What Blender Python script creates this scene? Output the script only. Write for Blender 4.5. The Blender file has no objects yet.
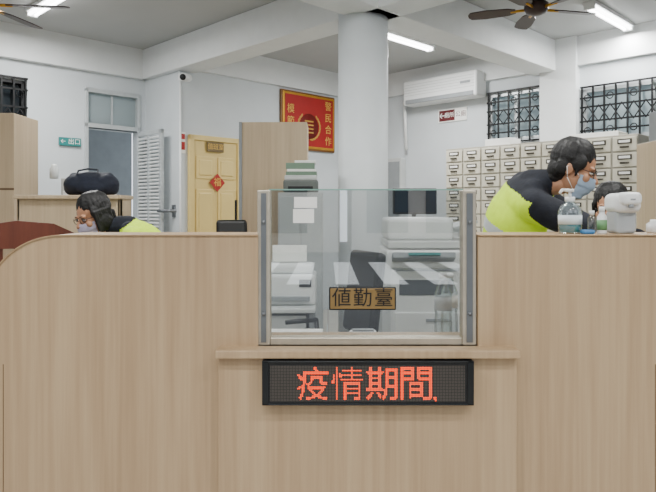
import bpy, bmesh, math, random
from mathutils import Vector, Matrix, Quaternion, Euler
from mathutils.bvhtree import BVHTree
random.seed(4)
R2=math.sqrt(2)
# ---------------------------------------------------------------- materials
def lin(h):
    c=[int(h[i:i+2],16)/255 for i in (0,2,4)]
    return [x/12.92 if x<=.04045 else ((x+.055)/1.055)**2.4 for x in c]+[1]
M={}
def mat(name,col,rough=.5,metal=0,var=.06,scale=8,bump=0,emit=0,trans=0,alpha=1,coat=0):
    if name in M: return M[name]
    m=bpy.data.materials.new(name); m.use_nodes=True
    nt=m.node_tree; b=nt.nodes['Principled BSDF']
    c=lin(col)
    tc=nt.nodes.new('ShaderNodeTexCoord'); n=nt.nodes.new('ShaderNodeTexNoise')
    n.inputs['Scale'].default_value=scale; n.inputs['Detail'].default_value=4
    nt.links.new(tc.outputs['Object'],n.inputs['Vector'])
    r=nt.nodes.new('ShaderNodeValToRGB')
    r.color_ramp.elements[0].position=.3; r.color_ramp.elements[1].position=.7
    r.color_ramp.elements[0].color=[x*(1-var) for x in c[:3]]+[1]
    r.color_ramp.elements[1].color=[min(1,x*(1+var)) for x in c[:3]]+[1]
    nt.links.new(n.outputs['Fac'],r.inputs['Fac']); nt.links.new(r.outputs['Color'],b.inputs['Base Color'])
    b.inputs['Roughness'].default_value=rough; b.inputs['Metallic'].default_value=metal
    b.inputs['Coat Weight'].default_value=coat
    if trans: b.inputs['Transmission Weight'].default_value=trans
    if emit:
        b.inputs['Emission Color'].default_value=c; b.inputs['Emission Strength'].default_value=emit
    if bump:
        bp=nt.nodes.new('ShaderNodeBump'); bp.inputs['Strength'].default_value=bump; bp.inputs['Distance'].default_value=.01
        nt.links.new(n.outputs['Fac'],bp.inputs['Height']); nt.links.new(bp.outputs['Normal'],b.inputs['Normal'])
    M[name]=m; return m
def wood(name,c1,c2,sx=55,sz=1.6,rough=.45):
    m=bpy.data.materials.new(name); m.use_nodes=True
    nt=m.node_tree; b=nt.nodes['Principled BSDF']
    tc=nt.nodes.new('ShaderNodeTexCoord'); mp=nt.nodes.new('ShaderNodeMapping')
    mp.inputs['Scale'].default_value=(sx,sx,sz)
    n=nt.nodes.new('ShaderNodeTexNoise'); n.inputs['Scale'].default_value=1; n.inputs['Detail'].default_value=5; n.inputs['Roughness'].default_value=.6
    mp2=nt.nodes.new('ShaderNodeMapping'); mp2.inputs['Scale'].default_value=(7,7,.6)
    n2=nt.nodes.new('ShaderNodeTexNoise'); n2.inputs['Scale'].default_value=1; n2.inputs['Detail'].default_value=2
    nt.links.new(tc.outputs['Object'],mp.inputs['Vector']); nt.links.new(mp.outputs['Vector'],n.inputs['Vector'])
    nt.links.new(tc.outputs['Object'],mp2.inputs['Vector']); nt.links.new(mp2.outputs['Vector'],n2.inputs['Vector'])
    ad=nt.nodes.new('ShaderNodeMath'); ad.operation='MULTIPLY_ADD'; ad.inputs[1].default_value=.45
    nt.links.new(n2.outputs['Fac'],ad.inputs[0])
    m2=nt.nodes.new('ShaderNodeMath'); m2.operation='MULTIPLY'; m2.inputs[1].default_value=.55
    nt.links.new(n.outputs['Fac'],m2.inputs[0]); nt.links.new(m2.outputs[0],ad.inputs[2])
    r=nt.nodes.new('ShaderNodeValToRGB'); r.color_ramp.elements[0].position=.34; r.color_ramp.elements[1].position=.64
    r.color_ramp.elements[0].color=lin(c1); r.color_ramp.elements[1].color=lin(c2)
    nt.links.new(ad.outputs[0],r.inputs['Fac']); nt.links.new(r.outputs['Color'],b.inputs['Base Color'])
    b.inputs['Roughness'].default_value=rough
    M[name]=m; return m
def glassmat(name,refl=.14,tint=(1,1,1,1),rough=0):
    m=bpy.data.materials.new(name); m.use_nodes=True; nt=m.node_tree
    nt.nodes.clear(); o=nt.nodes.new('ShaderNodeOutputMaterial'); mx=nt.nodes.new('ShaderNodeMixShader')
    t=nt.nodes.new('ShaderNodeBsdfTransparent'); g=nt.nodes.new('ShaderNodeBsdfGlossy')
    t.inputs['Color'].default_value=tint; g.inputs['Roughness'].default_value=rough
    lw=nt.nodes.new('ShaderNodeLayerWeight'); lw.inputs['Blend'].default_value=.3
    ma=nt.nodes.new('ShaderNodeMath'); ma.operation='MULTIPLY_ADD'; ma.inputs[1].default_value=.6; ma.inputs[2].default_value=refl; ma.use_clamp=True
    nt.links.new(lw.outputs['Fresnel'],ma.inputs[0]); nt.links.new(ma.outputs[0],mx.inputs[0])
    nt.links.new(t.outputs[0],mx.inputs[1]); nt.links.new(g.outputs[0],mx.inputs[2]); nt.links.new(mx.outputs[0],o.inputs[0])
    M[name]=m; return m
def translucent(name,col):
    m=bpy.data.materials.new(name); m.use_nodes=True; nt=m.node_tree
    nt.nodes.clear(); o=nt.nodes.new('ShaderNodeOutputMaterial'); mx=nt.nodes.new('ShaderNodeMixShader')
    t=nt.nodes.new('ShaderNodeBsdfTranslucent'); g=nt.nodes.new('ShaderNodeBsdfDiffuse')
    t.inputs['Color'].default_value=lin(col); g.inputs['Color'].default_value=lin(col)
    mx.inputs[0].default_value=.5
    nt.links.new(t.outputs[0],mx.inputs[1]); nt.links.new(g.outputs[0],mx.inputs[2]); nt.links.new(mx.outputs[0],o.inputs[0])
    M[name]=m; return m
OAK=wood('oak_laminate','A58A6A','BCA280')
OAKL=wood('oak_laminate_pale','B39D80','C6B192')
BROWN=wood('red_brown_wood','4A2014','6C3524',sx=20)
WALL=mat('wall_paint','CDD3D7',.8,var=.03,scale=3,bump=.05)
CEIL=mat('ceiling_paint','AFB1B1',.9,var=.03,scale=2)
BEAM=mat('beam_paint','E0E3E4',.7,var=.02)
COLM=mat('column_paint','E4EAEE',.5,var=.02)
STEEL=mat('brushed_steel','C4BBAA',.4,.6,var=.08,scale=30)
STEELD=mat('dull_steel','7E8286',.4,.7)
BLACK=mat('black_plastic','101114',.4)
DARK=mat('dark_iron','17181A',.5,.4)
WHITE=mat('white_plastic','E8EAEA',.35,var=.02)
PAPER=mat('paper','F2F2EE',.8,var=.02)
GREY=mat('grey_plastic','8D9295',.5)
LGREY=mat('light_grey_metal','C2C5C4',.45,.1)
YDOOR=mat('yellow_door_paint','DAC17B',.45,var=.03)
RED=mat('red_paper','A01311',.6)
GOLD=mat('gold','C9942F',.35,.6)
GOLDP=mat('gold_print','DDB04A',.5)
TEAL=mat('teal_sign','1F7A78',.5)
NAVY=mat('navy_cloth','0F1420',.85,var=.25,scale=40,bump=.3)
VEST=mat('hi_vis_cloth','C6EA20',.7,var=.06,scale=30,emit=.12)  # faint emission added: the cloth glows a little on its own
REFL=mat('reflective_tape','C3C9CC',.4,.2)
SKIN=mat('skin','BE8C6C',.55,var=.04)
HAIR=mat('black_hair','070607',.55,var=.4,scale=60,bump=.4)
MASKB=mat('mask_blue','A6BCD4',.8,var=.03)
MASKP=mat('mask_lilac','C2BBD4',.8,var=.03)
TROU=mat('dark_trousers','11141C',.85)
TUBE=mat('tube_glow','FFFFFF',.4,emit=12)
FANB=mat('fan_blade_brown','2E160D',.4)
GLASS=glassmat('counter_glass',.22,(.93,.95,.95,1))
CLEAR=glassmat('clear_plastic',.12,(.92,.97,.98,1),.05)
FROST=translucent('frosted_pane','BCC8CB')
LIQ=mat('blue_gel','7CC6D6',.2,trans=.5)
# ---------------------------------------------------------------- builder
class Bld:
    def __init__(s,name,loc=(0,0,0),rz=0):
        s.n=name; s.bm=bmesh.new(); s.loc=Vector(loc); s.rz=rz; s.m=[]
    def mi(s,m):
        if m not in s.m: s.m.append(m)
        return s.m.index(m)
    def add(s,t,m,smooth=False,M4=None):
        i=s.mi(m)
        if M4 is not None: bmesh.ops.transform(t,matrix=M4,verts=t.verts)
        for f in t.faces: f.material_index=i; f.smooth=smooth
        me=bpy.data.meshes.new('t'); t.to_mesh(me); t.free(); s.bm.from_mesh(me); bpy.data.meshes.remove(me)
    def box(s,x0,x1,y0,y1,z0,z1,m,bev=0,rot=None,seg=2):
        t=bmesh.new(); bmesh.ops.create_cube(t,size=1)
        sx,sy,sz=abs(x1-x0),abs(y1-y0),abs(z1-z0)
        bmesh.ops.scale(t,vec=(sx,sy,sz),verts=t.verts)
        if bev: bmesh.ops.bevel(t,geom=t.edges[:],offset=min(bev,.49*min(sx,sy,sz)),segments=seg,affect='EDGES',profile=.5)
        M4=Matrix.Translation(((x0+x1)/2,(y0+y1)/2,(z0+z1)/2))
        if rot: M4=M4@Euler(rot).to_matrix().to_4x4()
        s.add(t,m,False,M4)
    def cyl(s,p,q,r1,m,r2=None,seg=20,caps=True):
        p=Vector(p);q=Vector(q);d=q-p
        t=bmesh.new(); bmesh.ops.create_cone(t,cap_ends=caps,segments=seg,radius1=r1,radius2=r1 if r2 is None else r2,depth=d.length)
        M4=Matrix.Translation((p+q)/2)@d.to_track_quat('Z','Y').to_matrix().to_4x4()
        s.add(t,m,True,M4)
    def sph(s,c,r,m,seg=20,rot=None):
        if not hasattr(r,'__len__'): r=(r,r,r)
        t=bmesh.new(); bmesh.ops.create_uvsphere(t,u_segments=seg,v_segments=seg//2+2,radius=1)
        bmesh.ops.scale(t,vec=r,verts=t.verts)
        M4=Matrix.Translation(c)
        if rot: M4=M4@Euler(rot).to_matrix().to_4x4()
        s.add(t,m,True,M4)
    def lathe(s,prof,c,m,seg=28):
        t=bmesh.new(); rings=[]
        for r,z in prof:
            rings.append([t.verts.new((max(r,1e-4)*math.cos(2*math.pi*k/seg),max(r,1e-4)*math.sin(2*math.pi*k/seg),z)) for k in range(seg)])
        for a,b in zip(rings,rings[1:]):
            for k in range(seg): t.faces.new((a[k],a[(k+1)%seg],b[(k+1)%seg],b[k]))
        t.faces.new(rings[0][::-1]); t.faces.new(rings[-1])
        s.add(t,m,True,Matrix.Translation(c))
    def prism(s,pts,y0,y1,m,smooth=False):
        t=bmesh.new()
        a=[t.verts.new((x,y0,z)) for x,z in pts]; b=[t.verts.new((x,y1,z)) for x,z in pts]
        t.faces.new(a); t.faces.new(b[::-1]); n=len(pts)
        for i in range(n): t.faces.new((a[i],b[i],b[(i+1)%n],a[(i+1)%n]))
        bmesh.ops.recalc_face_normals(t,faces=t.faces)
        s.add(t,m,smooth)
    def tube(s,pts,r,m,seg=8):
        for a,b in zip(pts,pts[1:]): s.cyl(a,b,r,m,seg=seg)
        for a in pts[1:-1]: s.sph(a,r,m,seg=8)
    def done(s,parent=None):
        me=bpy.data.meshes.new(s.n); s.bm.to_mesh(me); s.bm.free()
        for m in s.m: me.materials.append(m)
        o=bpy.data.objects.new(s.n,me); bpy.context.collection.objects.link(o)
        o.location=s.loc; o.rotation_euler=(0,0,s.rz)
        if parent: o.parent=parent
        return o
def text(s,size,loc,m,parent=None,rx=math.pi/2,rz=0,name='lettering',off=0,ext=.0008,ay='CENTER'):
    c=bpy.data.curves.new(name,'FONT'); c.body=s; c.size=size; c.align_x='CENTER'; c.align_y=ay
    c.extrude=ext; c.offset=off; c.materials.append(m)
    o=bpy.data.objects.new(name,c); bpy.context.collection.objects.link(o)
    o.location=loc; o.rotation_euler=(rx,0,rz)
    if parent: o.parent=parent
    return o
# ---------------------------------------------------------------- camera
CH=1.38
cam=bpy.data.cameras.new('camera'); co=bpy.data.objects.new('camera',cam); bpy.context.collection.objects.link(co)
co.location=(0,0,CH); co.rotation_euler=(math.pi/2,0,0)
cam.sensor_width=36; cam.lens=34.02; cam.shift_y=-36/656; cam.clip_start=.05
bpy.context.scene.camera=co
# ---------------------------------------------------------------- room
H=3.3
def wall(name,loc,rz,x0,x1,holes=(),th=.18,m=WALL):
    b=Bld(name,loc,rz)
    xs=sorted({x0,x1,*[h[0] for h in holes],*[h[1] for h in holes]}); zs=sorted({0,H,*[h[2] for h in holes],*[h[3] for h in holes]})
    for i in range(len(xs)-1):
        for j in range(len(zs)-1):
            cx=(xs[i]+xs[i+1])/2; cz=(zs[j]+zs[j+1])/2
            if any(h[0]<cx<h[1] and h[2]<cz<h[3] for h in holes): continue
            b.box(xs[i],xs[i+1],0,th,zs[j],zs[j+1],m)
    return b
A0=(-1.67,6.98,0); B0=(.52,9.17,0); L0=(-2.22,7.53,0); q=math.pi/4
b=wall('wall_left_back',A0,q,0,3.1); b.box(0.0,3.1,-.06,0,2.98,H,BEAM); b.done()
b=wall('wall_step',L0,-q,0,.6); b.done()
wl=wall('wall_left',L0,q,-5.6,0,[(-.75,-.07,0,2.32),(-.75,-.07,2.37,2.76),(-2.7,-1.39,1.95,2.74)]); wl.box(-5.6,0,-.08,0,2.95,H,BEAM); wl.done()
wb=wall('wall_right_back',B0,-q,0,7.6,[(2.1,2.78,2.22,2.80),(3.26,4.7,2.15,2.71)]); wb.box(0,7.6,-.06,0,2.98,H,BEAM)
wb.box(2.80,3.22,-.10,0,0,H,BEAM); wb.done()
def nt_floor(name,c1,c2,mort,scale,rough):
    m=bpy.data.materials.new(name); m.use_nodes=True; nt=m.node_tree; bs=nt.nodes['Principled BSDF']
    tc=nt.nodes.new('ShaderNodeTexCoord'); br=nt.nodes.new('ShaderNodeTexBrick'); br.offset=0
    br.inputs['Scale'].default_value=scale; br.inputs['Color1'].default_value=lin(c1); br.inputs['Color2'].default_value=lin(c2)
    br.inputs['Mortar'].default_value=lin(mort); br.inputs['Mortar Size'].default_value=.006; br.inputs['Brick Width'].default_value=.5; br.inputs['Row Height'].default_value=.5
    nt.links.new(tc.outputs['Object'],br.inputs['Vector']); nt.links.new(br.outputs['Color'],bs.inputs['Base Color']); bs.inputs['Roughness'].default_value=rough
    return m
TILE=nt_floor('floor_tile','BDB8AD','B4AFA5','8A857C',1.0,.25)
b=Bld('floor'); b.box(-6.4,6.4,-1.6,10,-.1,0,TILE); b.done()
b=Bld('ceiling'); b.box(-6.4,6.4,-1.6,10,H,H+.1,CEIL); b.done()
b=Bld('wall_side_left'); b.box(-6.4,-6.2,-1.6,4,0,H,WALL); b.done()
b=Bld('wall_side_right'); b.box(6.0,6.2,-1.6,4,0,H,WALL); b.done()
b=Bld('wall_front'); b.box(-6.4,-4.2,-1.6,-1.4,0,H,WALL); b.box(4.2,6.2,-1.6,-1.4,0,H,WALL); b.box(-4.2,4.2,-1.6,-1.4,3.0,H,WALL); b.done()
C=(.29,5.12)
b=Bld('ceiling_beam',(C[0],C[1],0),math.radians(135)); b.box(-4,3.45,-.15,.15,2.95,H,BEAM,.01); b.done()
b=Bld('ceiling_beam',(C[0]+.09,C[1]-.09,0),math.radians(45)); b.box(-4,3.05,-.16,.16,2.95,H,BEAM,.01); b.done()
b=Bld('round_column',(C[0],C[1],0)); b.cyl((0,0,0),(0,0,3.0),.205,COLM,seg=64); b.cyl((0,0,0),(0,0,.1),.215,GREY,seg=64); b.done()
# street outside the entrance
ASPH=mat('asphalt','4A4B4D',.9,var=.2,scale=20); STR=mat('road_paint','E8E8E4',.8)
b=Bld('street_ground'); b.box(-30,30,-24,-1.6,-.15,-.05,ASPH); b.done()
b=Bld('zebra_crossing')
for i in range(14): b.box(-6.5+i*.95,-6.05+i*.95,-13,-8,-.05,-.045,STR)
b.done()
FAC=mat('facade_render','A09A92',.8,var=.15,scale=1); FW=mat('facade_window','2B3035',.2)
b=Bld('street_reflection_blocks')  # unseen blocks added so the glass screen does not reflect only bright sky
for i,(x,w,h) in enumerate([(-16,9,9),(-6.6,7,7),(.8,8,9.5),(9.2,8,7.5)]):
    b.box(x,x+w,-22,-17,-.1,h,FAC)
    for k in range(3):
        for j in range(int(w//2)): b.box(x+.5+j*2,x+1.9+j*2,-17.02,-16.95,.6+k*2.6,2.3+k*2.6,FW)
b.done()
# ---------------------------------------------------------------- doors and windows
b=Bld('door_1',A0,q)
x0,x1,zt=.10,.83,2.24
b.box(x0,x0+.06,-.05,0,0,zt,YDOOR,.005); b.box(x1-.06,x1,-.05,0,0,zt,YDOOR,.005); b.box(x0,x1,-.05,0,zt-.06,zt,YDOOR,.005)
b.box(x0+.06,x1-.06,-.03,0,0,zt-.06,YDOOR)
for cx in (x0+.215,x1-.215):
    for z0,z1 in ((.15,.75),(.88,1.62),(1.74,2.0)):
        b.box(cx-.125,cx+.125,-.042,-.03,z0,z1,YDOOR,.012); b.box(cx-.09,cx+.09,-.052,-.03,z0+.04,z1-.04,YDOOR,.012)
b.cyl((x1-.09,-.03,1.02),(x1-.09,-.08,1.02),.02,DARK); b.sph((x1-.09,-.09,1.02),.028,DARK)
b.box(x1-.10,x1-.07,-.045,-.03,1.2,1.5,DARK,.004)
BRS=mat('brown_plaque','6B5A35',.5)
b.box(.33,.56,-.06,-.04,2.06,2.17,BRS,.004)
t=bmesh.new(); bmesh.ops.create_cube(t,size=1); bmesh.ops.scale(t,vec=(.15,.006,.15),verts=t.verts)
b.add(t,RED,False,Matrix.Translation((.47,-.056,1.70))@Matrix.Rotation(q,4,'Y'))
d=b.done()
text('值班室',.075,(.445,-.061,2.115),GOLDP,d); text('福',.11,(.47,-.061,1.70),GOLDP,d)
b=Bld('door_2',L0,q)
AL=mat('aluminium_frame','C9CED0',.4,.4)
for x in (-.75,-.11): b.box(x,x+.04,-.02,.10,0,2.76,AL,.004)
for z in (2.32,2.72): b.box(-.75,-.07,-.02,.10,z,z+.05,AL,.004)
b.box(-.71,-.11,.04,.05,2.37,2.72,FROST); b.box(-.42,-.40,.02,.06,2.37,2.72,AL)
b.done()
b=Bld('corridor_wall',L0,q); GW=mat('corridor_paint','8F9496',.8); b.box(-1.6,.5,1.3,1.4,0,2.9,GW); b.box(-.65,-.35,1.25,1.3,0,2.0,mat('corridor_door','6E7476',.6)); b.box(-1.6,.5,.2,1.4,2.9,3.0,GW); b.done()
b=Bld('security_gate',(L0[0]-.06,L0[1]-.12,0),-q)
b.box(0,.05,-.02,.02,.05,2.3,AL,.004); b.box(.53,.58,-.02,.02,.05,2.3,AL,.004)
for z in (.05,1.0,2.25): b.box(0,.58,-.02,.02,z,z+.05,AL,.004)
k=0
while k<52:
    z=.12+k*.041; b.box(.05,.53,-.016,.016,z,z+.012,WHITE,0,rot=(.6,0,0)); k+=1
b.box(.27,.30,-.018,.018,.05,2.3,AL)
b.done()
def window(name,loc,rz,x0,x1,z0,z1,kind):
    b=Bld(name,loc,rz)
    for x in (x0,x1-.035): b.box(x,x+.035,.0,.08,z0,z1,AL if kind else DARK,.003)
    for z in (z0,z1-.035): b.box(x0,x1,.0,.08,z,z+.035,AL if kind else DARK,.003)
    mx=(x0+x1)/2; b.box(mx-.018,mx+.018,.02,.06,z0,z1,AL if kind else DARK)
    b.box(x0,x1,.06,.066,z0,z1,FROST if kind else mat('dark_pane','20262B',.15))
    n=max(3,int((x1-x0)/.115)); w=(x1-x0)/n; y=-.03; th=.009
    for i in range(n+1): b.box(x0+i*w-th,x0+i*w+th,y-th,y+th,z0-.03,z1+.03,DARK)
    hs=(z0-.02,z0+.1,z0+(z1-z0)*.36,z0+(z1-z0)*.64,z1-.1,z1+.02)
    for z in hs: b.box(x0-.02,x1+.02,y-th,y+th,z-th,z+th,DARK)
    for i in range(n):
        cx=x0+(i+.5)*w; cz=(z0+z1)/2
        p=[(cx-w/2,y,cz),(cx,y,cz+.09),(cx+w/2,y,cz),(cx,y,cz-.09),(cx-w/2,y,cz)]
        b.tube(p,.007,DARK,6)
        if i%2==0:
            ring=[(cx+.035*math.cos(a*math.pi/5),y,z0+(z1-z0)*.82+.035*math.sin(a*math.pi/5)) for a in range(11)]; b.tube(ring,.006,DARK,6)
            ring=[(cx+.035*math.cos(a*math.pi/5),y,z0+(z1-z0)*.18+.035*math.sin(a*math.pi/5)) for a in range(11)]; b.tube(ring,.006,DARK,6)
    b.done()
window('window_1',B0,-q,2.1,2.78,2.22,2.80,1)
window('window_2',B0,-q,3.26,4.7,2.15,2.71,1)
window('window_3',L0,q,-2.7,-1.39,1.95,2.74,0)
# ---------------------------------------------------------------- reception counter
S=1.93/620
def X(px,Y=1.93): return (px-328)*Y/620
def Z(py,Y=1.93): return CH-(py-210)*Y/620
ZT=Z(236); xl=X(258); xr=X(478); zl=Z(346)
b=Bld('reception_counter')
pts=[(xl,ZT)]
cx,cz,ra,rb=X(62),Z(300),74*S,64*S
for i in range(0,25):
    a=math.pi/2+i*math.pi/48; pts.append((cx+ra*math.cos(a),cz+rb*math.sin(a)))
pts+=[(cx-ra,0),(xl,0)]
b.prism(pts,1.93,2.15,OAK)
EDGE=wood('edge_band','9A7F60','AE926E')
for (xa,za),(xb,zb) in zip(pts[:-2],pts[1:-1]):
    t=bmesh.new(); n=Vector((-(zb-za),0,(xb-xa))).normalized()*-1
    v=[(xa,1.925,za),(xb,1.925,zb),(xb,2.155,zb),(xa,2.155,za)]
    lo=[t.verts.new(p) for p in v]; hi=[t.verts.new(Vector(p)+n*.004) for p in v]
    t.faces.new(lo); t.faces.new(hi)
    for i in range(4): t.faces.new((lo[i],lo[(i+1)%4],hi[(i+1)%4],hi[i]))
    bmesh.ops.recalc_face_normals(t,faces=t.faces); b.add(t,EDGE)
b.box(xr,2.6,1.93,2.15,0,ZT,OAK,.003); b.box(xr,2.6,1.925,2.155,ZT,ZT+.004,EDGE)
b.box(xl,xr,1.93,2.15,0,zl,OAK)
bx0,bx1=X(218,1.90),X(517,1.90)
b.box(bx0,bx1,1.90,1.93,0,zl-.03,OAK,.002)
b.box(X(215,1.87)-.0,X(521,1.87),1.868,1.96,zl-.026,zl,OAK,.004)
SEAM=mat('panel_seam','6E573F',.7)
for x in (X(3),X(655)): b.box(x,x+.002,1.9285,1.931,0,.9,SEAM)
counter=b.done()
b=Bld('glass_screen')
zg=Z(190); zb=zl
for px0,px1 in ((257,270),(463,477)):
    b.box(X(px0),X(px1),1.935,1.985,zb,zg,STEEL,.004)
    b.box(X(px0)+.012,X(px1)-.012,1.932,1.936,zb+.01,zg-.01,STEELD)
b.box(X(270),X(463),1.94,1.98,zb,zb+.024,STEEL,.003)
b.box(X(268),X(465),1.957,1.963,zb+.02,zg,GLASS)
b.box(X(268),X(465),1.9565,1.9635,zg,zg+.004,mat('glass_edge','7FA89C',.2))
for z in (zb+.1,zg-.1):
    for px in (263.5,470): b.cyl((X(px),1.925,z),(X(px),1.936,z),.006,STEELD,seg=12)
b.done()
b=Bld('desk_name_sign',(X(362.5,1.95),1.95,Z(298.5,1.95)))
w=67*1.95/620/2;h=23*1.95/620/2
PLQ=mat('brass_plate','8C7144',.4,.2)
b.box(-w,w,-.004,.004,-h,h,DARK,.003); b.box(-w+.004,w-.004,-.006,.0,-h+.004,h-.004,PLQ,.002)
o=b.done()
for i,ch in enumerate('値勤臺'): text(ch,.062,((i-1)*.066,-.007,.0),BLACK,o,off=0,ext=.0004)
b=Bld('paper_notice'); b.box(X(294,1.95),X(317,1.95),1.952,1.954,Z(208,1.95),Z(197,1.95),PAPER); b.box(X(293,1.95),X(314,1.95),1.9535,1.955,Z(223,1.95),Z(209,1.95),PAPER); b.done()
# ---------------------------------------------------------------- LED sign
LX0,LX1=X(262,1.86),X(474,1.86); LZ0,LZ1=Z(405.5,1.86),Z(361,1.86)
b=Bld('led_message_display'); 
b.box(LX0,LX1,1.862,1.90,LZ0,LZ1,BLACK,.004)
CASE=mat('sign_edge','2A2C2E',.3,.6)
b.box(LX0,LX1,1.858,1.866,LZ1-.006,LZ1,CASE,.002); b.box(LX0,LX1,1.858,1.866,LZ0,LZ0+.006,CASE,.002)
b.box(LX0,LX0+.02,1.858,1.866,LZ0,LZ1,CASE,.002); b.box(LX1-.02,LX1,1.858,1.866,LZ0,LZ1,CASE,.002)
LED=mat('led_lit','FF4208',.5,emit=3.0,var=.01); LEDO=mat('led_off','605952',.5)
N=22; p=1.5*1.86/620
ncol=int((LX1-LX0-.05)/p); nrow=24
def glyph(ch):
    c=bpy.data.curves.new('g','FONT'); c.body=ch; c.size=1; c.offset=.0
    o=bpy.data.objects.new('g',c); bpy.context.collection.objects.link(o)
    dg=bpy.context.evaluated_depsgraph_get(); me=bpy.data.meshes.new_from_object(o.evaluated_get(dg))
    v=[x.co.copy() for x in me.vertices]; f=[tuple(x.vertices) for x in me.polygons]
    bpy.data.objects.remove(o); bpy.data.curves.remove(c); bpy.data.meshes.remove(me)
    if not f: return None
    mn=Vector((min(a.x for a in v),min(a.y for a in v))); mx=Vector((max(a.x for a in v),max(a.y for a in v)))
    return BVHTree.FromPolygons(v,f),mn,mx
lit=set(); c0=int((297-270)/1.5)
for gi,ch in enumerate('疫情期間'):
    g=glyph(ch)
    if not g: print('NO GLYPH'); continue
    T,mn,mx=g
    for i in range(N-1):
        for j in range(N):
            cnt=0
            for a in (.2,.4,.6,.8):
                for bb in (.2,.4,.6,.8):
                    x=mn.x+(mx.x-mn.x)*(i+a)/(N-1); y=mn.y+(mx.y-mn.y)*(j+bb)/N
                    if T.ray_cast(Vector((x,y,1)),Vector((0,0,-1)))[0] is not None: cnt+=1
            if cnt>=8: lit.add((c0+gi*23+i,1+j))
for a in ((0,1),(1,1),(0,2),(1,2),(1,0)): lit.add((c0+4*23-1+a[0],a[1]+0))
t=bmesh.new(); il=b.mi(LED); io=b.mi(LEDO)
zc=(LZ0+LZ1)/2-nrow*p/2
for i in range(ncol):
    for j in range(nrow):
        on=(i,j) in lit; yy=1.8605
        x=LX0+.025+i*p; z=zc+j*p; k=p*(.68 if on else .6)
        vs=[t.verts.new(v) for v in ((x,yy,z),(x+k,yy,z),(x+k,yy,z+k),(x,yy,z+k))]
        f=t.faces.new(vs); f.material_index=il if on else io
me=bpy.data.meshes.new('t'); t.to_mesh(me); t.free(); b.bm.from_mesh(me)
b.done()
# ---------------------------------------------------------------- things on the counter
zt=ZT+.004
b=Bld('hand_sanitizer_bottle',(X(570,2.04),2.04,zt))
b.lathe([(.034,0),(.037,.006),(.037,.075),(.030,.092),(.014,.1),(.014,.108)],(0,0,0),CLEAR)
b.lathe([(.033,.004),(.034,.03)],(0,0,0),LIQ); b.lathe([(.0375,.03),(.0375,.06)],(0,0,0),mat('bottle_label','DDE8EC',.6))
b.cyl((0,0,.105),(0,0,.12),.016,WHITE); b.cyl((0,0,.12),(0,0,.138),.005,WHITE); b.cyl((0,0,.136),(0,0,.146),.013,WHITE)
b.tube([(0,0,.142),(-.03,-.01,.143),(-.038,-.012,.132)],.0045,WHITE)
b.done()
b=Bld('spray_bottle',(X(602,2.0),2.0,zt)); GRN=mat('green_label','6B9C6A',.5)
b.lathe([(.014,0),(.015,.004),(.015,.055),(.008,.066),(.008,.07)],(0,0,0),WHITE); b.lathe([(.0153,.012),(.0153,.045)],(0,0,0),GRN); b.cyl((0,0,.07),(0,0,.088),.009,WHITE); b.done()
b=Bld('spray_bottle',(X(592,2.1),2.1,zt)); b.lathe([(.013,0),(.014,.004),(.014,.05),(.007,.06)],(0,0,0),CLEAR); b.cyl((0,0,.06),(0,0,.075),.008,WHITE); b.done()
b=Bld('tissue_pack',(X(588,1.98),1.98,zt)); b.box(-.02,.02,-.012,.02,0,.014,mat('blue_pack','3F7FB8',.5),.006); b.done()
b=Bld('automatic_soap_dispenser',(X(622,2.04),2.04,zt))
b.box(-.036,.036,-.03,.045,0,.075,mat('dispenser_tank','C6CCD0',.15,trans=.3),.012,seg=4)
b.box(-.043,.043,-.055,.05,.068,.132,WHITE,.022,seg=5); b.box(-.034,.034,-.075,-.02,.092,.134,WHITE,.016,seg=4)
b.cyl((0,-.062,.095),(0,-.062,.083),.008,GREY); b.box(-.008,.008,-.0762,-.074,.108,.113,GREY,.001); b.done()
b=Bld('pink_soap_bottle',(X(654,2.08),2.08,zt)); b.lathe([(.02,0),(.024,.004),(.024,.03),(.012,.038),(.012,.045)],(0,0,0),WHITE); b.done()
# ---------------------------------------------------------------- wall mounted things
b=Bld('framed_certificate',A0,q)
x0,x1,z0,z1=1.47,2.46,2.18,2.95
FR=mat('frame_wood','7C5018',.4)
b.box(x0,x1,-.04,-.0,z0,z1,FR,.012); b.box(x0+.025,x1-.025,-.05,-.03,z0+.025,z1-.025,GOLD,.006); b.box(x0+.055,x1-.055,-.054,-.03,z0+.055,z1-.055,RED)
cx,cz=1.95,2.50
OLV=mat('wreath_gold','B98F38',.5); DRED=mat('dark_red_print','6F1410',.6)
b.cyl((cx,-.05,cz+.0),(cx,-.0555,cz+.0),.17,DRED,seg=32)
for s_ in (-1,1):
    for i in range(10):
        a=-1.35+i*.24; px=cx+s_*.20*math.cos(a); pz=cz+.18*math.sin(a)
        b.sph((px,-.057,pz),(.034,.004,.014),OLV,10,rot=(0,-s_*(a+1.3),0))
for i in range(4): b.box(cx-.08,cx+.08,-.058,-.05,cz-.09+i*.05,cz-.07+i*.05,OLV,.002)
o=b.done()
for i,ch in enumerate('模範'): text(ch,.13,(1.62,-.057,2.70-i*.16),GOLDP,o)
for (x,z,ch) in ((2.31,2.80,'警'),(2.31,2.64,'民'),(2.31,2.48,'合'),(2.31,2.32,'作')): text(ch,.13,(x,-.057,z),GOLDP,o)
b=Bld('air_conditioner',B0,-q)
b.box(.93,2.06,-.24,0,2.78,3.10,WHITE,.03,seg=4); b.box(.97,2.02,-.245,-.15,2.79,2.85,GREY,.01)
for i in range(5): b.box(.96,2.03,-.243,-.238,2.9+i*.035,2.905+i*.035,LGREY)
b.box(1.83,1.97,-.247,-.24,2.95,2.98,GREY); b.tube([(.93,-.1,2.85),(.85,-.1,2.85),(.85,-.06,2.2)],.022,WHITE)
b.done()
b=Bld('direction_sign',B0,-q); SR=mat('sign_maroon','5A1E22',.5)
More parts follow.
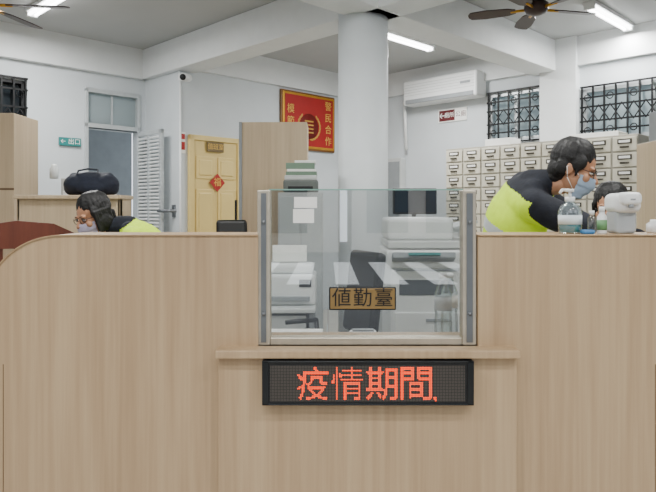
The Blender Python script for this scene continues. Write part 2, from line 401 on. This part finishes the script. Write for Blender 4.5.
b.box(1.34,1.78,-.015,0,2.53,2.70,PAPER,.003); b.box(1.36,1.60,-.018,-.01,2.545,2.685,SR); o=b.done()
text('←',.11,(1.41,-.019,2.615),PAPER,o); text('廁所',.075,(1.52,-.019,2.615),PAPER,o); text('公廁',.08,(1.69,-.016,2.615),SR,o)
b=Bld('exit_direction_sign',L0,q); b.box(-1.04,-.80,-.03,0,2.09,2.18,TEAL,.004); o=b.done()
text('← 出口',.07,(-.92,-.031,2.135),PAPER,o)
b=Bld('fire_alarm_notice',A0,q); b.box(.0,.07,-.01,0,2.02,2.26,PAPER,.002); b.box(.01,.06,-.013,0,2.18,2.24,RED); b.box(.01,.06,-.013,0,2.06,2.15,RED); b.done()
b=Bld('security_camera',(A0[0],A0[1],2.84),q); b.box(-.02,.05,-.03,0,.0,.08,WHITE,.005); b.cyl((.02,-.02,.03),(.02,-.1,.03),.015,WHITE)
b.cyl((-.07,-.18,.0),(.08,-.05,.03),.045,WHITE); b.cyl((-.077,-.186,-.002),(-.067,-.177,0),.034,BLACK); b.done()
b=Bld('wall_conduit',A0,q); b.cyl((.0,-.012,0),(.0,-.012,2.9),.012,WHITE,seg=8); b.done()
b=Bld('handrail',L0,-q); b.tube([(.66,-.01,1.37),(.66,-.2,1.37),(.82,-.2,1.37),(.88,-.1,1.37)],.018,STEELD); b.box(.64,.70,-.02,0,1.30,1.44,STEELD,.004); b.done()
b=Bld('wall_electric_box',B0,-q); b.box(.55,.8,-.12,0,1.2,2.1,LGREY,.01); b.box(.57,.78,-.13,-.12,1.25,2.05,GREY,.004); b.done()
# ---------------------------------------------------------------- ceiling fixtures
def tube(loc,rz,L=1.2,pw=None):
    b=Bld('fluorescent_light',loc,rz); b.box(-L/2,L/2,-.06,.06,-.035,0,WHITE,.006)
    b.cyl((-L/2+.03,.028,-.055),(L/2-.03,.028,-.055),.014,TUBE,seg=10); b.cyl((-L/2+.03,-.028,-.055),(L/2-.03,-.028,-.055),.014,TUBE,seg=10)
    for s_ in (-1,1): b.box(s_*(L/2)-.03*(s_>0),s_*(L/2)+.03*(s_<0),-.05,.05,-.075,-.03,WHITE,.004)
    o=b.done()
    l=bpy.data.lights.new('tube_light','AREA'); l.shape='RECTANGLE'; l.size=L; l.size_y=.12; l.energy=pw or POW; l.color=(1,.995,.97)
    lo=bpy.data.objects.new('tube_light',l); bpy.context.collection.objects.link(lo); lo.parent=o; lo.location=(0,0,-.085)
POW=66
tube((.87,6.90,H),q,.95); tube((2.75,6.05,H),q,1.0,52); tube((-2.45,5.55,H),-q,1.1)
tube((-2.2,2.6,H),0,1.2,48); tube((0,2.9,H),0,1.2,50); tube((2.2,2.6,H),0,1.2,48); tube((-1.8,.2,H),0,1.2,48); tube((1.8,.2,H),0,1.2,48); tube((0,-.6,H),0,1.2,48)  # extra out-of-view fixtures, added to brighten the counter side
def fan(loc,a0,rad,rod,n=5):
    b=Bld('ceiling_fan',loc,a0)
    b.cyl((0,0,.06),(0,0,rod),.012,FANB); b.lathe([(.02,rod-.05),(.06,rod)],(0,0,0),FANB)
    b.lathe([(.03,-.05),(.08,-.03),(.095,.0),(.095,.04),(.06,.065),(.02,.08)],(0,0,0),FANB)
    for i in range(n):
        a=2*math.pi*i/n; t=bmesh.new()
        pr=[(.16,-.03),(.22,-.055),(rad*.75,-.068),(rad*.96,-.055),(rad,-.02),(rad,.02),(rad*.96,.055),(rad*.75,.068),(.22,.055),(.16,.03)]
        lo=[t.verts.new((x,y,-.004)) for x,y in pr]; hi=[t.verts.new((x,y,.004)) for x,y in pr]
        t.faces.new(lo[::-1]); t.faces.new(hi)
        for k in range(len(pr)): t.faces.new((lo[k],lo[(k+1)%len(pr)],hi[(k+1)%len(pr)],hi[k]))
        bmesh.ops.transform(t,matrix=Matrix.Rotation(a,4,'Z')@Matrix.Rotation(.2,4,'X'),verts=t.verts); b.add(t,FANB)
        b.cyl((.08*math.cos(a),.08*math.sin(a),0),(.2*math.cos(a),.2*math.sin(a),0),.012,GOLD,seg=8)
    b.done()
fan((1.68,5.0,3.0),.25,.54,.30,5); fan((-2.5,4.5,2.87),.1,.60,.43,5)
# ---------------------------------------------------------------- furniture
b=Bld('drawer_cabinet',B0,-q)
b.box(1.79,4.0,-.49,-.13,0,2.12,mat('cabinet_body','A5A194',.5),.004)
nc=9; w=(4.0-1.79)/nc
DW=mat('drawer_front','D0CBB9',.4); LAB=mat('label_holder','4A463E',.4,.5)
for i in range(nc):
    for j in range(13):
        xa=1.79+i*w+.01; za=.1+j*.155
        b.box(xa,xa+w-.02,-.505,-.49,za,za+.138,DW,.004)
        b.box(xa+.045,xa+w-.065,-.511,-.505,za+.07,za+.118,LAB,.002); b.box(xa+.06,xa+w-.08,-.513,-.505,za+.082,za+.106,PAPER)
        b.box(xa+.07,xa+w-.09,-.52,-.505,za+.03,za+.047,LAB,.002)
b.done()
b=Bld('cardboard_box',B0,-q); b.box(2.3,2.62,-.45,-.2,2.12,2.2,PAPER,.004); b.box(3.3,3.8,-.45,-.2,2.12,2.17,PAPER,.004); b.done()
b=Bld('wood_partition'); b.box(X(242,5.5),X(307,5.5),5.5,5.9,0,Z(122,5.5),OAKL,.004); b.box(X(239,5.5),X(242,5.5),5.49,5.9,0,Z(122,5.5),GREY); b.done()
sage=mat('sage_file','6C8672',.5)
b=Bld('metal_cupboard',(-.20,5.1,0)); b.box(-.20,.16,-.15,.15,0.03,1.52,LGREY,.006); b.box(-.19,-.025,-.158,-.15,.06,1.49,mat('cupboard_door','B8BDBD',.45),.004); b.box(-.015,.15,-.158,-.15,.06,1.49,M['cupboard_door'],.004)
b.box(-.045,-.035,-.175,-.158,.9,1.0,STEELD,.002); b.box(-.005,.005,-.175,-.158,.9,1.0,STEELD,.002); b.box(-.19,.15,-.13,.13,0,.03,BLACK); b.done()
b=Bld('file_tray_stack',(-.22,5.1,1.521))
b.box(-.14,.14,-.13,.13,0,.10,mat('printer_grey','5C625F',.5),.012); b.box(-.13,.13,-.11,.12,.10,.14,LGREY,.008); b.box(-.12,.13,-.1,.12,.14,.17,sage,.004)
b.box(-.11,.12,-.1,.12,.17,.19,PAPER,.003); b.box(-.12,.11,-.1,.12,.19,.24,sage,.003); b.box(-.1,.1,-.15,-.12,.02,.05,BLACK,.004); b.box(-.05,.12,-.09,.1,.24,.26,PAPER,.003)
b.done()
DESK=mat('desk_top','D4D7D6',.35)
b=Bld('office_desk',(-.5,4.25,0)); b.box(-.4,.42,-.3,.3,.72,.75,DESK,.006)
for x in (-.38,.38): b.box(x,x+.03,-.28,.28,0,.72,GREY,.003)
b.box(-.35,.38,.26,.28,.3,.72,GREY); b.box(.08,.36,-.28,.22,.1,.7,LGREY,.004); b.done()
def monitor(loc,rz,w=.5,h=.3):
    b=Bld('computer_monitor',loc,rz); b.box(-w/2,w/2,-.02,.02,.12,.12+h,BLACK,.008); b.box(-w/2+.015,w/2-.015,-.0215,-.018,.14,.10+h,mat('screen_dark','1B2A38',.1)); b.cyl((0,.02,.01),(0,.02,.2),.02,BLACK); b.box(-.12,.12,-.08,.1,0.001,.012,BLACK,.005); b.done()
monitor((-.66,4.36,.75),2.5,.42,.28)
b=Bld('desktop_printer',(-.27,4.25,.752)); b.box(-.19,.19,-.17,.17,0,.2,WHITE,.02); b.box(-.15,.15,-.2,-.16,.03,.06,GREY,.004); b.box(-.17,.17,-.1,.17,.2,.26,WHITE,.02); b.box(-.12,.12,.1,.13,.26,.38,PAPER,.003,rot=(-.25,0,0)); b.box(.08,.16,-.175,-.165,.12,.17,BLACK,.002); b.done()
b=Bld('photocopier',(.71,4.30,0))
b.box(-.31,.31,-.3,.3,.06,1.0,WHITE,.02); b.box(-.28,.28,-.31,-.3,.1,.3,LGREY,.006); b.box(-.28,.28,-.31,-.3,.33,.5,LGREY,.006); b.box(-.28,.28,-.31,-.3,.53,.72,WHITE,.006)
for z in (.26,.46,.66): b.box(-.08,.08,-.318,-.3,z,z+.02,GREY,.004)
b.box(-.25,.10,-.305,.2,.83,.93,mat('output_bay','3E4346',.5),.004); b.box(-.33,.33,-.31,.3,1.0,1.12,WHITE,.015); b.box(-.32,.32,-.27,.3,1.13,1.18,LGREY,.01)
b.box(-.32,.12,-.22,.25,1.18,1.33,WHITE,.03,seg=3); b.box(.0,.30,-.15,.22,1.25,1.27,LGREY,.005,rot=(0,-.3,0)); b.box(-.3,.1,-.38,-.3,1.06,1.10,GREY,.006,rot=(-.4,0,0)); b.box(-.2,0,-.395,-.36,1.09,1.105,TEAL,rot=(-.4,0,0))
b.box(.31,.45,-.2,.15,.7,.73,LGREY,.005,rot=(0,-.3,0)); b.box(-.27,.27,-.304,-.3,.985,.995,GREY)
for x in (-.25,.25):
    for y in (-.25,.25): b.cyl((x,y,0),(x,y,.06),.025,BLACK,seg=10)
b.done()
b=Bld('low_cabinet',(.88,5.75,0)); b.box(-.3,.3,-.2,.2,0,1.22,LGREY,.006); b.box(-.28,-.01,-.21,-.2,.05,1.18,WHITE,.005); b.box(.01,.28,-.21,-.2,.05,1.18,WHITE,.005); b.done()
monitor((.80,5.72,1.221),.2,.42,.24)
def ochair(loc,rz,m,zs=.48,zb=1.15,name='office_chair',hw=.21):
    b=Bld(name,loc,rz)
    for i in range(5):
        a=i*2*math.pi/5; e=(.28*math.cos(a),.28*math.sin(a)); b.cyl((0,0,.09),(e[0],e[1],.06),.022,BLACK,.015,seg=8); b.sph((e[0],e[1],.03),.03,BLACK,10)
    b.cyl((0,0,.08),(0,0,zs-.05),.025,STEELD); b.box(-.24,.24,-.24,.24,zs-.06,zs,m,.03,seg=3)
    b.box(-.03,.03,.22,.26,zs-.05,zs+.25,BLACK,.008); b.box(-hw,hw,.2,.26,zs+.15,zb,m,.03,seg=3,rot=(-.12,0,0))
    for s_ in (-1,1): b.tube([(s_*.24,.05,zs-.03),(s_*.29,.05,zs+.2),(s_*.29,-.15,zs+.2)],.015,BLACK)
    b.done()
ochair((.0,3.55,0),-1.15,BLACK,.5,1.14,hw=.19)
b=Bld('inner_side_table'); b.box(-.35,.50,2.16,2.42,.87,.9,DESK,.004)
for x in (-.33,.46): b.box(x,x+.03,2.18,2.40,0,.87,GREY)
b.done()
for i,(x,y,hh) in enumerate([(.42,2.26,.25),(.46,2.35,.24)]):
    b=Bld('water_bottle',(x,y,.901)); b.lathe([(.028,0),(.032,.01),(.031,hh*.35),(.029,hh*.4),(.032,hh*.45),(.031,hh*.7),(.013,hh*.9),(.013,hh*.93)],(0,0,0),CLEAR); b.lathe([(.0322,hh*.46),(.0322,hh*.66)],(0,0,0),LGREY if i==0 else PAPER); b.cyl((0,0,hh*.93),(0,0,hh),.016,WHITE); b.done()
b=Bld('paper_tray',(-.12,2.29,.901)); b.box(-.12,.12,-.09,.09,0,.01,GREY,.003); b.box(-.12,-.115,-.09,.09,0,.04,GREY); b.box(.115,.12,-.09,.09,0,.04,GREY); b.box(-.1,.1,-.08,.08,.01,.025,PAPER); b.done()
b=Bld('desk_calculator',(.13,2.27,.901)); b.box(-.05,.05,-.06,.06,0,.03,WHITE,.006); b.box(-.04,.04,.02,.05,.03,.036,GREY); b.done()
b=Bld('wood_cabinet',(2.25,3.6,0)); b.box(-.26,.5,-.0,.4,0,Z(141,3.8),OAKL,.004); b.box(.1,.105,-.006,.0,.1,1.7,SEAM); b.done()
b=Bld('grey_locker',(2.62,4.2,0)); b.box(-.24,.3,0,.4,0,2.1,GREY,.006); b.box(-.2,.26,-.01,0,.1,2.0,LGREY,.006); b.done()
b=Bld('office_desk',(1.5,2.45,0)); b.box(-.5,.6,-.27,.22,.75,.78,DESK,.005); b.box(-.48,-.45,-.25,.2,0,.75,GREY); b.box(.55,.58,-.25,.2,0,.75,GREY); b.done()
monitor((1.78,2.47,.781),-1.9,.36,.24)
# left furniture
b=Bld('wood_cabinet',(X(8,5.0),5.0,0)); b.box(-.45,X(14,5)-X(8,5),0,.42,0,Z(113,5),OAKL,.004); 
b.box(-.2,-.196,-.004,0,.1,2.1,SEAM)
b.box(-.45,X(14,5)-X(8,5),-.004,0,Z(190,5),Z(188,5),SEAM)
b.done()
b=Bld('low_cabinet',(X(60,5.3)-.02,5.5,0)); b.box(-.06,.3,0,.4,0,Z(178,5.5),LGREY,.006); b.box(-.04,.13,-.01,0,.1,1.55,WHITE,.006); b.box(.14,.28,-.01,0,.1,1.55,WHITE,.006); b.done()
b=Bld('thermos_bottle',(X(54,5.6),5.6,Z(178,5.5))); b.lathe([(.035,0),(.038,.01),(.038,.09),(.025,.11),(.025,.13)],(0,0,0),LGREY); b.done()
b=Bld('desk_partition',(0,4.2,0)); b.box(X(17,4.2),X(120,4.2),0,.05,0,Z(199,4.2),OAKL,.003); b.box(X(17,4.2)-.01,X(120,4.2)+.01,-.04,.26,Z(199,4.2),Z(198,4.2)+.02,OAKL,.004); b.box(X(17,4.2),X(19,4.2),0,.24,0,Z(199,4.2),OAKL); b.box(X(118,4.2),X(120,4.2),0,.24,0,Z(199,4.2),OAKL); b.done()
zp=Z(198,4.2)+.02
b=Bld('wooden_armchair',(-1.36,2.72,0),.5)
for s_ in (-1,1):
    b.box(s_*.20-.02,s_*.20+.02,.2,.25,0,1.25,BROWN,.01); b.box(s_*.20-.02,s_*.20+.02,-.2,-.16,0,.68,BROWN,.01); b.box(s_*.21-.03,s_*.21+.03,-.22,.22,.66,.70,BROWN,.012)
b.box(-.22,.22,-.21,.25,.42,.46,BROWN,.012); b.prism([(-.25,1.20),(-.25,1.26),(-.16,1.305),(0,1.33),(.16,1.315),(.25,1.27),(.25,1.20)],.19,.25,BROWN)
for i in range(5): b.box(-.16+i*.075,-.13+i*.075,.21,.235,.46,1.22,BROWN,.005)
b.done()
ochair((-.73,4.95,0),.3,BLACK,.48,1.30,hw=.13)
# ---------------------------------------------------------------- people
def blob(name,parts,voxel,mats,fn,smooth=6,parent=None,M4=None):
    bm=bmesh.new()
    for p_ in parts:
        t=bmesh.new()
        if p_[0]=='c':
            a,b_,r1,r2=Vector(p_[1]),Vector(p_[2]),p_[3],p_[4]; d=b_-a
            bmesh.ops.create_cone(t,cap_ends=True,segments=16,radius1=r1,radius2=r2,depth=d.length)
            bmesh.ops.transform(t,matrix=Matrix.Translation((a+b_)/2)@d.to_track_quat('Z','Y').to_matrix().to_4x4(),verts=t.verts)
            for c_,r_ in ((a,r1),(b_,r2)):
                g=bmesh.ops.create_uvsphere(t,u_segments=16,v_segments=10,radius=r_)
                bmesh.ops.translate(t,vec=c_,verts=g['verts'])
        else:
            bmesh.ops.create_uvsphere(t,u_segments=28,v_segments=18,radius=1)
            rot=p_[3] if len(p_)>3 else Matrix.Identity(4)
            bmesh.ops.transform(t,matrix=Matrix.Translation(p_[1])@rot@Matrix.Diagonal((*p_[2],1)),verts=t.verts)
        me=bpy.data.meshes.new('t'); t.to_mesh(me); t.free(); bm.from_mesh(me); bpy.data.meshes.remove(me)
    me=bpy.data.meshes.new(name); bm.to_mesh(me); bm.free()
    o=bpy.data.objects.new(name+'_src',me); bpy.context.collection.objects.link(o)
    r=o.modifiers.new('r','REMESH'); r.mode='VOXEL'; r.voxel_size=voxel; r.use_smooth_shade=True
    s_=o.modifiers.new('s','SMOOTH'); s_.iterations=smooth; s_.factor=.5
    dg=bpy.context.evaluated_depsgraph_get(); m2=bpy.data.meshes.new_from_object(o.evaluated_get(dg))
    bpy.data.objects.remove(o); m2.name=name
    m2.materials.clear()
    for m in mats: m2.materials.append(m)
    for f in m2.polygons:
        f.use_smooth=True; f.material_index=fn(f.center) if fn else 0
    if M4 is not None: m2.transform(M4)
    o=bpy.data.objects.new(name,m2); bpy.context.collection.objects.link(o)
    if parent: o.parent=parent
    return o
def segd(p,a,b):
    ab=b-a; t=max(0,min(1,(p-a).dot(ab)/ab.length_squared)); return (p-(a+ab*t)).length,t
def frame(fwd,up):
    f=Vector(fwd).normalized(); u=Vector(up); u=(u-f*u.dot(f)).normalized(); yb=-f; x=yb.cross(u)
    return Matrix((x,yb,u)).transposed().to_4x4()
def hand(parent,w,dirv,pn,side,curl=.5):
    d=Vector(dirv).normalized(); n=Vector(pn); n=(n-d*n.dot(d)).normalized(); s=d.cross(n)*side; w=Vector(w)
    P=[('c',w,w+d*.03,.024,.026)]
    for k in (-1.3,-.4,.5,1.3): P.append(('c',w+d*.03+s*k*.012,w+d*.088+s*k*.02,.015,.012))
    for k,l in ((-1.35,.8),(-.45,1.0),(.45,.94),(1.3,.74)):
        a=w+d*.088+s*k*.021; b1=a+(d+n*.25*curl).normalized()*.040*l; c1=b1+(d+n*.9*curl).normalized()*.027*l; e=c1+(d+n*1.7*curl).normalized()*.021*l
        P+=[('c',a,b1,.0098,.009),('c',b1,c1,.009,.0082),('c',c1,e,.0082,.0068)]
    a=w+d*.025-s*.024; b1=a+(d*.7-s*.75).normalized()*.04; c1=b1+(d*.95-s*.3+n*.2).normalized()*.03
    P+=[('c',a,b1,.014,.011),('c',b1,c1,.011,.0085)]
    return blob('hand',P,.0045,[SKIN],None,2,parent)
def head(parent,c,fwd,up,mask,style,glasses=False,hs=1.0):
    M4=Matrix.Translation(c)@frame(fwd,up)@Matrix.Diagonal((hs,hs,hs,1))
    P=[('e',(0,.012,.035),(.076,.092,.086)),('e',(0,-.018,-.03),(.062,.074,.082)),('e',(0,-.04,-.085),(.038,.042,.032)),('c',(0,-.086,.005),(0,-.104,-.026),.008,.013),
       ('e',(.013,-.096,-.03),(.009,.01,.007)),('e',(-.013,-.096,-.03),(.009,.01,.007)),('e',(0,-.088,-.055),(.024,.01,.006)),('e',(0,-.087,-.064),(.020,.01,.006)),
       ('e',(.03,-.077,.022),(.022,.012,.008)),('e',(-.03,-.077,.022),(.022,.012,.008))]
    for s_ in (-1,1): P+=[('e',(s_*.073,.008,-.010),(.008,.016,.027),Matrix.Rotation(.15,4,'X')),('e',(s_*.079,.013,.002),(.005,.012,.016)),('e',(s_*.042,-.062,-.025),(.025,.02,.022))]
    o=blob('head_skin',P,.004,[SKIN],None,3,parent,M4)
    b=Bld('face_parts')
    EW=mat('eye_white','E8E4DE',.3)
    for s_ in (-1,1):
        b.sph((s_*.031,-.077,.003),(.015,.010,.006),EW,14); b.sph((s_*.031,-.084,.002),(.006,.0045,.0055),BLACK,10)
        b.tube([(s_*.015,-.088,.022),(s_*.03,-.088,.027),(s_*.048,-.078,.022)],.0025,HAIR,6)
        b.tube([(s_*.017,-.086,.008),(s_*.031,-.0865,.010),(s_*.046,-.078,.007)],.0016,HAIR,6)
    if glasses:
        for s_ in (-1,1):
            ring=[(s_*.032+.022*math.cos(a*math.pi/6),-.094+abs(.022*math.cos(a*math.pi/6))*.15,.002+.016*math.sin(a*math.pi/6)) for a in range(13)]
            b.tube(ring,.0016,BLACK,6); b.tube([(s_*.053,-.09,.006),(s_*.078,-.02,.008),(s_*.08,.015,.002)],.0017,BLACK,6)
        b.tube([(-.01,-.095,.004),(.01,-.095,.004)],.0016,BLACK,6)
    t=bmesh.new(); G=[]
    nu,nv=17,11
    for i in range(nu):
        a=(i/(nu-1)*2-1)*1.25; row=[]
        for j in range(nv):
            v=j/(nv-1); z=-.012-.1*v+ (.018*abs(math.sin(a))**2)*(v-.5)*-1
            z+=-.012*abs(math.sin(a)) if v<.5 else 0
            bul=.018*math.cos(a)**2*math.sin(math.pi*min(1,v+.12))
            yy=-.015-(.079-.022*v*v)*math.cos(a)-bul-(.002 if j%3==1 else 0)
            xx=(.071-.014*v*v)*math.sin(a); row.append(t.verts.new((xx,yy,z)))
        G.append(row)
    for i in range(nu-1):
        for j in range(nv-1): t.faces.new((G[i][j],G[i+1][j],G[i+1][j+1],G[i][j+1]))
    b.add(t,mask,True)
    for s_ in (-1,1):
        b.tube([(s_*.068,-.04,-.026),(s_*.079,.0,.012),(s_*.083,.022,.0)],.0014,WHITE,6); b.tube([(s_*.056,-.04,-.095),(s_*.078,.005,-.045),(s_*.083,.022,.0)],.0014,WHITE,6)
    bmesh.ops.transform(b.bm,matrix=M4,verts=b.bm.verts); b.done(parent)
    rnd=random.Random(7)
    HP=[('e',(0,.022,.046),(.083,.094,.088)),('e',(0,.055,-.012),(.072,.057,.072)),('e',(0,.062,-.055),(.056,.040,.045))]
    for s_ in (-1,1): HP+=[('e',(s_*.071,-.012,.03),(.014,.040,.038)),('c',(s_*.073,-.022,.02),(s_*.071,-.022,-.025),.010,.006),('e',(s_*.070,.040,.0),(.014,.030,.045))]
    ctr=Vector((0,.022,.046)); rad=Vector((.083,.094,.088))
    def surf(az,el,k=1.0): return ctr+Vector((math.cos(az)*math.sin(el)*rad.x,math.sin(az)*math.sin(el)*rad.y,math.cos(el)*rad.z))*k
    ns=64
    for i in range(ns):
        az=2*math.pi*i/ns+rnd.uniform(-.05,.05); fx=-math.sin(az)
        if style=='short': emax=1.40 if fx>.75 else (1.55 if fx>.1 else 2.0)
        else: emax=1.45 if fx>.75 else (1.8 if fx>.1 else 2.1)
        emax+=rnd.uniform(-.10,.08); prev=surf(az,.12,1.0); st=5
        for s2 in range(1,st+1):
            e=.12+(emax-.12)*s2/st; cur=surf(az+.05*s2,e,1.015+.02*math.sin(s2*1.2)+rnd.uniform(0,.018)); w=.0105-.0015*s2
            HP.append(('c',prev,cur,w+.001,w)); prev=cur
    if style!='short':
        for s_ in (-1,1):
            HP.append(('e',(s_*.073,.015,-.03),(.016,.055,.055)))
            for k in range(9): HP.append(('c',(s_*.078,-.035+k*.012,.03),(s_*(.079-.002*k),-.032+k*.013,-.075-rnd.uniform(0,.012)),.011,.007))
        HP.append(('e',(0,.07,-.04),(.07,.035,.055)))
        for k in range(11): HP.append(('c',(-.06+k*.012,.09,.0),(-.062+k*.0125,.09,-.09-rnd.uniform(0,.015)),.013,.008))
    blob('hair',HP,.0038,[HAIR],None,1,parent,M4)
def person(name,pel,neck,hc,fwd,hf,hu,mask,style,arms,legs,scale=1,glasses=False,vox=.009,bands=(.28,.62),top=.93,hs=1.0,sl=.22):
    e=bpy.data.objects.new(name,None); bpy.context.collection.objects.link(e)
    pel,neck,hc=Vector(pel),Vector(neck),Vector(hc); f=Vector(fwd).normalized(); up=(neck-pel).normalized()
    fr=frame(f,up); side=(fr@Vector((1,0,0,0))).xyz; k=scale
    L=(neck-pel).length
    sh=[neck+side*s_*.160*k-up*.075+f*.01 for s_ in (-1,1)]
    hip=[pel+side*s_*.085*k-up*.03 for s_ in (-1,1)]
    P=[('e',pel,(.165*k,.115*k,.12*k),fr),('e',pel+up*L*.3,(.152*k,.115*k,.17*k),fr),('e',pel+up*L*.62,(.172*k,.125*k,.18*k),fr),('e',pel+up*L*.8,(.17*k,.105*k,.11*k),fr),
       ('c',sh[0],sh[1],.066*k,.066*k),('c',neck-up*.05,sh[0]*.5+neck*.5,.06*k,.055*k),('c',neck-up*.05,sh[1]*.5+neck*.5,.06*k,.055*k)]
    hd=(frame(hf,hu)@Vector((0,.03,-.08,0))).xyz*hs
    nk=hc+hd; P.append(('c',neck-up*.03,nk,.050,.044))
    arms_s=[]
    for s_,(el,wr) in zip(sh,arms):
        el,wr=Vector(el),Vector(wr); P+=[('c',s_,el,.064*k,.05*k),('c',el,wr,.049*k,.036*k)]; arms_s.append((s_,el,wr))
    for h_,(kn,an,toe) in zip(hip,legs):
        kn,an,toe=map(Vector,(kn,an,toe)); P+=[('c',h_,kn,.085*k,.058*k),('c',kn,an,.056*k,.04*k)]
        P+=[('c',an-Vector((0,0,.02)),toe,.042,.036)]
    P.append(('c',neck-up*.02,neck+(nk-neck)*.6,.066,.060))
    def fn(c):
        t=(c-pel).dot(up)/L
        dn,tn=segd(c,neck,nk)
        if dn<.060 and tn>.85: return 3
        if dn<.085 and tn>.15: return 0
        if t<-.02: return 4 if c.z>.1 else 5
        lat=abs((c-pel).dot(side))
        for s_,el,wr in arms_s:
            d1,t1=segd(c,s_,el)
            if d1<.075*k and (t1>sl or lat>.215*k): return 0
            if segd(c,el,wr)[0]<.065: return 0
        if t>top: return 0
        for bnd in bands:
            if abs(t-bnd)<.045: return 2
        if t<.08: return 0
        return 1
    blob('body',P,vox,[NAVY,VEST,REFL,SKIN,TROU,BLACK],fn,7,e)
    head(e,hc,hf,hu,mask,style,glasses,hs)
    for i,(s_,el,wr) in enumerate(arms_s):
        hand(e,wr,(wr-el)*.4+Vector((f.x,f.y,0))*.25,(0,0,-1),1 if i==0 else -1,.35)
    return e
# officer bending over the inner desk, in profile to the right
person('police_officer_man',(.76,2.93,1.02),(.915,2.76,1.515),(1.055,2.66,1.553),(.96,-.08,-.30),(.88,-.46,-.36),(.32,-.10,1),MASKB,'short',
  [((1.13,2.46,1.26),(1.24,2.38,.92)),((1.28,2.88,1.24),(1.36,2.58,.90))],
  [((.82,2.84,.54),(.76,2.86,.09),(.90,2.82,.04)),((.84,3.04,.54),(.76,3.06,.09),(.90,3.02,.04))],1.10,True,.007,(.54,),.90,.96,.30)
person('police_officer_woman',(-.84,3.55,.88),(-1.12,3.45,1.30),(-1.28,3.38,1.345),(-.88,-.25,-.35),(-.66,-.85,-.36),(-.22,-.2,1),MASKP,'long',
  [((-1.39,3.56,1.09),(-1.60,3.45,.90)),((-1.16,3.24,1.05),(-1.38,3.30,.90))],
  [((-1.22,3.62,.82),(-1.17,3.62,.37),(-1.29,3.60,.33)),((-1.19,3.42,.82),(-1.15,3.42,.37),(-1.27,3.4,.33))],.98,True,.008,(.4,),1.0,.96,.35)
b=Bld('writing_desk',(-1.80,3.6,0)); b.box(-.4,.3,-.38,.3,.82,.85,DESK,.005)
for x in (-.38,.26): b.box(x,x+.03,-.35,.28,0,.82,GREY)
b.done()
b=Bld('drafting_stool',(-.84,3.56,0)); b.box(-.19,.19,-.19,.19,.68,.76,BLACK,.03,seg=3); b.cyl((0,0,.05),(0,0,.69),.025,STEELD); b.cyl((-.28,0,.3),(-.2,0,.3),.012,STEELD)
for i in range(5):
    a=i*1.2566; b.cyl((0,0,.07),(.27*math.cos(a),.27*math.sin(a),.03),.02,BLACK)
b.done()
person('police_officer_seated',(1.70,3.42,.84),(1.55,3.28,1.27),(1.46,3.20,1.39),(-.6,-.62,-.3),(-.55,-.80,-.15),(-.12,-.15,1),MASKB,'long',
  [((1.28,3.42,1.03),(1.24,3.18,.90)),((1.60,3.04,1.03),(1.40,2.92,.90))],
  [((1.42,3.22,.78),(1.44,3.2,.34),(1.38,3.1,.3)),((1.55,3.08,.78),(1.56,3.08,.34),(1.5,2.98,.3))],.92,True,.009,(.28,),.97,.97,.35)
b=Bld('drafting_stool',(1.74,3.46,0)); b.box(-.19,.19,-.19,.19,.66,.73,BLACK,.03,seg=3); b.cyl((0,0,.05),(0,0,.66),.025,STEELD)
for i in range(5):
    a=i*1.2566; b.cyl((0,0,.07),(.27*math.cos(a),.27*math.sin(a),.03),.02,BLACK)
b.done()
# soft travel bag on the partition
BAG=mat('bag_navy','141B2C',.75,var=.2,scale=25,bump=.5); STRAP=mat('bag_strap','2B2F38',.8)
bx,by,bz=X(91,4.30),4.31,zp
e=bpy.data.objects.new('travel_bag',None); bpy.context.collection.objects.link(e)
blob('bag_body',[('e',(bx,by,bz+.08),(.18,.085,.085)),('e',(bx-.09,by,bz+.076),(.10,.09,.076)),('e',(bx+.10,by,bz+.076),(.09,.085,.076)),('c',(bx-.12,by,bz+.125),(bx+.12,by,bz+.125),.035,.035),('c',(bx-.14,by,bz+.05),(bx+.14,by,bz+.05),.05,.05),('e',(bx+.02,by-.07,bz+.055),(.11,.03,.048))],.006,[BAG],None,4,e)
b=Bld('bag_straps'); 
b.tube([(bx-.09,by-.07,bz+.10),(bx-.08,by-.03,bz+.170),(bx-.02,by-.02,bz+.183),(bx+.05,by-.02,bz+.177),(bx+.08,by-.07,bz+.10)],.006,STRAP)
b.done(e)
w=bpy.data.worlds.new('World'); bpy.context.scene.world=w; w.use_nodes=True
nt=w.node_tree; bg=nt.nodes['Background']; bg.inputs['Color'].default_value=(.86,.92,1,1); bg.inputs['Strength'].default_value=2.5
